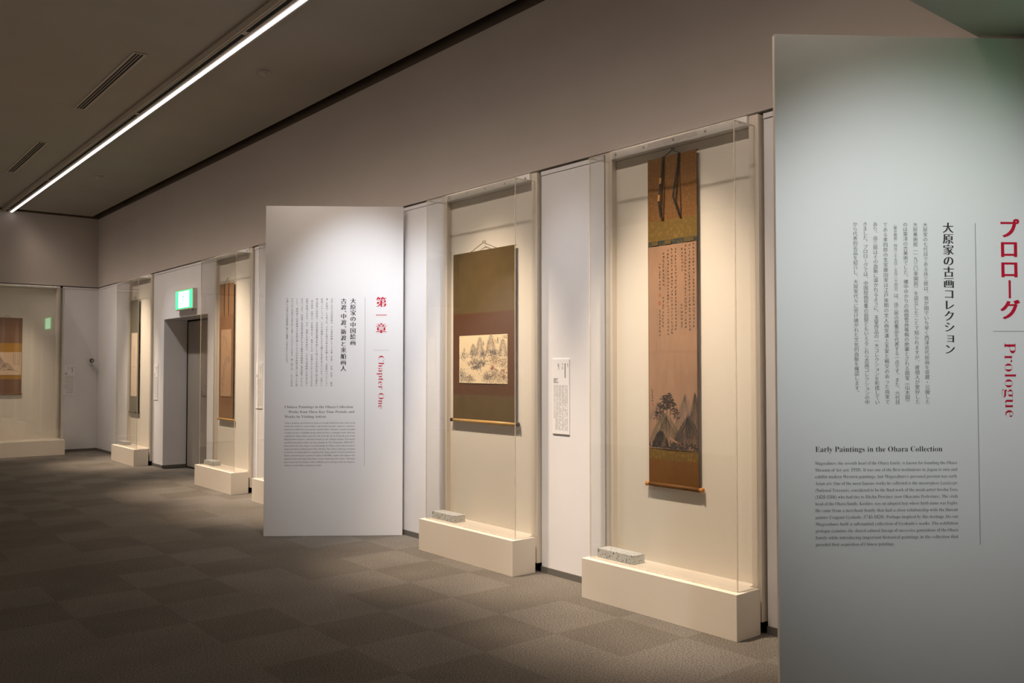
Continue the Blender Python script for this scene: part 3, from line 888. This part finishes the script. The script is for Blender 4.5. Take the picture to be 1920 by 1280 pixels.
def ribbon(pts, w, name, m, t):
    """flat folded strip: pts = (x, y, z), seen from -x"""
    V = []; Fs = []
    for i, (x, y, z) in enumerate(pts):
        V += [(x, y - w / 2, z), (x, y + w / 2, z), (x + 0.0012, y + w / 2, z), (x + 0.0012, y - w / 2, z)]
    for i in range(len(pts) - 1):
        a = 4 * i; b = a + 4
        Fs += [(a, a + 1, b + 1, b), (a + 2, a + 3, b + 3, b + 2), (a + 1, a + 2, b + 2, b + 1), (a + 3, a, b, b + 3)]
    n = 4 * len(pts) - 4
    Fs += [(0, 3, 2, 1), (n, n + 1, n + 2, n + 3)]
    return MB().add(V, Fs).build(name, m, t)

def tall_extra(t):
    xs = -0.016
    # two dark hanging ribbons, bent out of plane, with gold figures
    L = ribbon([(xs, 0.062, 2.653), (xs - 0.004, 0.064, 2.58), (xs - 0.012, 0.072, 2.50), (xs - 0.018, 0.077, 2.42), (xs - 0.020, 0.080, 2.385), (xs - 0.010, 0.072, 2.290)], 0.016, 'ribbon', 'ribbon', t)
    ribbon([(xs - 0.0145, 0.0715, 2.525), (xs - 0.0165, 0.0735, 2.490)], 0.0145, 'gold_figure', 'ribbon_gold', L)
    ribbon([(xs - 0.0200, 0.0785, 2.425), (xs - 0.0222, 0.0800, 2.388)], 0.0150, 'gold_figure', 'ribbon_gold', L)
    ribbon([(xs, 0.0575, 2.653), (xs + 0.002, 0.056, 2.45), (xs - 0.006, 0.064, 2.285)], 0.006, 'ribbon_back', 'brown', t)
    ribbon([(xs, -0.058, 2.653), (xs - 0.006, -0.050, 2.56), (xs - 0.016, -0.036, 2.45), (xs - 0.020, -0.030, 2.400), (xs - 0.008, -0.068, 2.285)], 0.015, 'ribbon', 'ribbon', t)
    ribbon([(xs, -0.0605, 2.653), (xs + 0.002, -0.062, 2.47), (xs - 0.002, -0.070, 2.30)], 0.006, 'ribbon_back', 'brown', t)
    for k in range(3):       # figured patches of the narrow band above the painting
        y0 = (0.155, 0.055, -0.095)[k]
        B('band_figure', 'br_figure', -0.0150, -0.0140, y0 - (0.05 if k < 2 else 0.068), y0, 2.129, 2.153, t)

def yl(y0, off): return y0 + off
scroll('hanging_scroll', 'narrow ink landscape scroll in orange brown brocade with two dark ribbons', (WX, 3.392, 0), 0, 0.372, 2.648, 0.712,
       [('upper_cloth', 'br_orange', 2.275, 2.648), ('upper_gold_band', 'br_olive', 2.156, 2.275), ('narrow_band', 'br_band', 2.125, 2.156),
        ('painting_backing', 'brown', 0.927, 2.125), ('lower_gold_band', 'br_olive', 0.864, 0.927), ('lower_cloth', 'br_plain', 0.712, 0.864)],
       paint_tall(), 0.362, (0.928, 2.124), 'br_plain', 'knob_amber', 0.027, 0.0135, 0.034, 0.36, tall_extra)

scroll('hanging_scroll', 'wide olive and brown scroll with square autumn mountain landscape', (WX, 5.222, 0), 0, 0.758, 2.279, 1.000,
       [('upper_cloth', 'olive', 1.815, 2.279), ('brown_mount', 'brown', 1.200, 1.815), ('lower_cloth', 'olive', 1.000, 1.200)],
       paint_wide(), 0.592, (1.287, 1.647), 'gold', 'knob_dark', 0.034, 0.014, 0.062, 0.42, None)

def tan_extra(t):
    for y in (0.075, -0.06):
        ribbon([(-0.0150, y, 2.405), (-0.0165, y, 2.18), (-0.0185, y - 0.008, 2.032)], 0.012, 'ribbon', 'brown', t)
scroll('hanging_scroll', 'slim tan scroll with faint branch painting beside the doorway', (WX, 10.262, 0), 0, 0.445, 2.408, 0.792,
       [('upper_cloth', 'tan', 2.033, 2.408), ('painting_mount', 'tan_dark', 1.055, 2.033), ('lower_band', 'tan_dark', 0.965, 1.055), ('lower_cloth', 'tan', 0.792, 0.965)],
       paint_branch(3, (172, 140, 110)), 0.325, (1.065, 1.86), 'gold', 'gold', 0.03, 0.014, 0.055, 0.3, tan_extra)

scroll('hanging_scroll', 'grey green scroll with pale bamboo painting near the room corner', (WX, 13.925, 0), 0, 0.430, 2.428, 0.738,
       [('upper_cloth', 'greygreen', 1.935, 2.428), ('painting_mount', 'greygreen', 0.975, 1.935), ('lower_cloth', 'greygreen', 0.738, 0.975)],
       paint_bamboo(), 0.300, (0.978, 1.932), 'knob_dark', 'knob_dark', 0.012, 0.014, 0.055, 0.3)

scroll('hanging_scroll', 'mauve and mustard scroll with landscape on the far end wall', (2.61, BY, 0), math.pi / 2, 0.455, 2.205, 0.985,
       [('upper_cloth', 'mauve', 1.803, 2.205), ('upper_gold_band', 'yellow', 1.658, 1.803), ('painting_mount', 'yellow', 1.290, 1.658), ('lower_gold_band', 'yellow', 1.225, 1.290), ('lower_cloth', 'mauve', 0.985, 1.225)],
       paint_far(), 0.435, (1.291, 1.657), 'tan_dark', 'knob_amber', 0.012, 0.013, 0.04, 0.3)

# ------------------------------------------------------------------ caption boards
def caption(loc, rz, label, seed):
    t = thing('caption_board', label, 'caption', loc, rz, 'slim captions beside the cases')
    B('board', 'panel', -0.006, 0, 0, 0.168, 0, 0.505, t, 0.0008)
    r = random.Random(seed); mb = MB()
    def mark(y0, y1, z0, z1): mb.box(-0.0063, -0.0059, y0, y1, z0, z1)
    def done(name):
        mb.build(name, 'ink_grey', t)['kind'] = 'stuff'; mb.v = []; mb.f = []
    # image left is +y; three short title columns on top
    for y, z1, n, s_ in ((0.012, 0.475, 5, 0.0042), (0.035, 0.475, 10, 0.0085), (0.063, 0.475, 7, 0.005), (0.100, 0.475, 9, 0.004), (0.108, 0.475, 5, 0.004)):
        for k in range(n):
            if r.random() < 0.9: mark(y, y + s_, z1 - (k + 0.85) * s_ * 1.15, z1 - k * s_ * 1.15)
    done('caption_title')
    for k in range(6):
        mark(0.155 - r.uniform(0.02, 0.05), 0.155, 0.372 - k * 0.0058, 0.3745 - k * 0.0058)
    done('caption_small_text')
    for c in range(9):
        y = 0.018 + c * 0.0158
        n = 46 if c < 8 else 34
        for k in range(n):
            if r.random() < 0.86:
                w = r.uniform(0.003, 0.0058)
                mark(y, y + w, 0.328 - k * 0.0066 - 0.0046, 0.328 - k * 0.0066)
    done('caption_text')
    return t
caption((WX - 0.0005, 4.312, 0.957), 0, 'slim printed caption between the two nearest cases', 1)
caption((WX - 0.0005, 9.290, 0.953), 0, 'slim printed caption between the chapter panel and the tan scroll', 2)
caption((WX - 0.0005, 13.05 - 0.145, 0.948), 0, 'slim printed caption on the wall left of the doorway', 3)
caption((3.650, BY - 0.0005, 0.948), math.pi / 2, 'slim printed caption on the far end wall', 4)

# ------------------------------------------------------------------ exit signs (a lit sign over the doorway, another beyond the right edge)
def exit_sign(loc, label):
    t = thing('exit_sign', label, 'sign', loc, 0, 'green emergency exit signs')
    B('housing', 'offwhite', -0.055, 0, -0.335, 0.335, -0.135, 0.135, t, 0.004)
    f = B('lit_face', 'sign_green', -0.0575, -0.055, -0.312, 0.312, -0.118, 0.118, t)
    x = -0.0585
    # white doorway field, widened in place of glare at the centre, running figure left green
    mb = MB()
    mb.box(x, x + 0.001, -0.20, 0.20, -0.105, 0.105)
    mb.build('pictogram_field', 'sign_white', t)
    m2 = MB(); x2 = x - 0.001
    m2.tube([(x2, 0.005, 0.068), (x2 + 0.001, 0.005, 0.068)], 0.016, 12)
    def limb(pts, w):
        for (a, b), (c, d) in zip(pts[:-1], pts[1:]):
            l = math.hypot(c - a, d - b); nx, nz = -(d - b) / l * w / 2, (c - a) / l * w / 2
            m2.add([(x2, a + nx, b + nz), (x2, c + nx, d + nz), (x2, c - nx, d - nz), (x2, a - nx, b - nz)], [(0, 1, 2, 3)])
    limb([(0.015, 0.045), (0.04, -0.01)], 0.030); limb([(0.015, 0.042), (-0.03, 0.03), (-0.05, 0.005)], 0.012)
    limb([(0.025, 0.04), (0.07, 0.035), (0.08, 0.005)], 0.012); limb([(0.04, -0.01), (0.0, -0.035), (-0.02, -0.08)], 0.016)
    limb([(0.045, -0.01), (0.06, -0.05), (0.115, -0.06)], 0.016)
    m2.build('running_figure', 'sign_green', t)
    MB().tube([(-0.03, -0.27, -0.135), (-0.03, -0.27, -0.16)], 0.004, 6).build('pull_cord', 'black', t)
    return t
exit_sign((WX - 0.001, 11.70, 2.305), 'lit green exit sign on the wall above the doorway')
exit_sign((WX - 0.001, 0.75, 2.46), 'lit green exit sign under the low ceiling past the prologue panel')

# ------------------------------------------------------------------ ceiling fittings
lt = thing('ceiling_light_line', 'long bright linear light strip in the ceiling beside a dark track', 'ceiling light', (2.612, 9.0, ZC - 0.035))
Y0, Y1 = 1.62, 16.14
def L(name, m, x0, x1, y0, y1, z0, z1, parent=lt): return B(name, m, x0 - 2.66, x1 - 2.66, y0 - 9.0, y1 - 9.0, z0, z1, parent)
L('channel', 'trim', 2.575, 2.745, Y0, Y1, -0.004, 0.035)
L('channel_lip', 'trim', 2.580, 2.588, Y0, Y1, -0.010, -0.004)
L('channel_lip', 'trim', 2.606, 2.612, Y0, Y1, -0.008, -0.004)
L('channel_lip', 'trim', 2.655, 2.676, Y0, Y1, -0.009, -0.004)
cuts = [Y0, 3.66, 6.38, 9.10, 13.09, 15.87, Y1]
for a, b in zip(cuts[:-1], cuts[1:]):
    L('track_slot', 'dark', 2.624, 2.652, a + 0.04, b - 0.04, -0.006, -0.004)
y = 2.12; k = 0
while y < Y1 - 0.2:
    ln = 0.995 if k % 2 == 0 else 0.65
    e = min(y + ln, Y1 - 0.02)
    L('light_strip', 'strip', 2.694, 2.722, y + 0.004, e - 0.004, -0.014, -0.004)
    y = e; k += 1

def vent(y0, y1, label):
    t = thing('ceiling_vent', label, 'vent', (2.132, (y0 + y1) / 2, ZC), 0, 'slot diffusers in the ceiling')
    h = (y1 - y0) / 2
    B('backing', 'dark', -0.040, 0.040, -h + 0.012, h - 0.012, -0.003, 0, t)
    B('frame', 'trim', -0.053, -0.034, -h, h, -0.008, 0, t); B('frame', 'trim', 0.034, 0.053, -h, h, -0.008, 0, t)
    B('frame_end', 'trim', -0.034, 0.034, -h, -h + 0.02, -0.008, 0, t); B('frame_end', 'trim', -0.034, 0.034, h - 0.02, h, -0.008, 0, t)
    for x in (-0.012, 0.012): B('slat', 'trim', x - 0.003, x + 0.003, -h + 0.02, h - 0.02, -0.006, -0.003, t)
vent(7.42, 9.41, 'larger slot air vent in the ceiling, nearer the viewer')
vent(11.06, 13.04, 'smaller looking slot air vent in the ceiling at far left')

def detector(x, y, r, label):
    t = thing('smoke_detector', label, 'smoke detector', (x, y, ZC), 0, 'round ceiling detectors')
    MB().tube([(0, 0, 0), (0, 0, -0.012), (0, 0, -0.016)], [r, r, r * 0.9], 24).build('base_ring', 'ceil_plastic', t, smooth=False)
    MB().tube([(0, 0, -0.016), (0, 0, -0.030), (0, 0, -0.036)], [r * 0.6, r * 0.5, r * 0.3], 20).build('sensor_dome', 'ceil_plastic', t, smooth=False)
detector(3.10, 7.22, 0.055, 'round smoke detector on the ceiling, nearer the viewer')
detector(3.11, 12.61, 0.06, 'small round detector on the ceiling near the far corner')

# wall camera in the corner
wc = thing('security_camera', 'small black and white camera on the far end wall', 'camera', (3.895, BY, 1.505), math.pi / 2)
MB().tube([(0, 0, -0.02), (-0.012, 0, -0.02)], 0.028, 16).build('wall_mount', 'offwhite', wc)
MB().tube([(-0.012, 0, -0.02), (-0.045, 0, -0.01), (-0.05, 0, 0.0)], 0.010, 10).build('arm', 'offwhite', wc, smooth=True)
MB().tube([(-0.035, 0, 0.03), (-0.06, 0, 0.028), (-0.10, 0, 0.022), (-0.11, 0, 0.02)], [0.02, 0.032, 0.034, 0.03], 14).build('body', 'black', wc, smooth=True)
MB().tube([(-0.11, 0, 0.02), (-0.114, 0, 0.02)], 0.02, 14).build('lens', 'screw', wc)
MB().tube([(-0.02, 0, -0.055), (-0.045, 0, -0.05), (-0.05, 0, -0.035)], [0.02, 0.024, 0.014], 12).build('sensor', 'offwhite', wc, smooth=True)
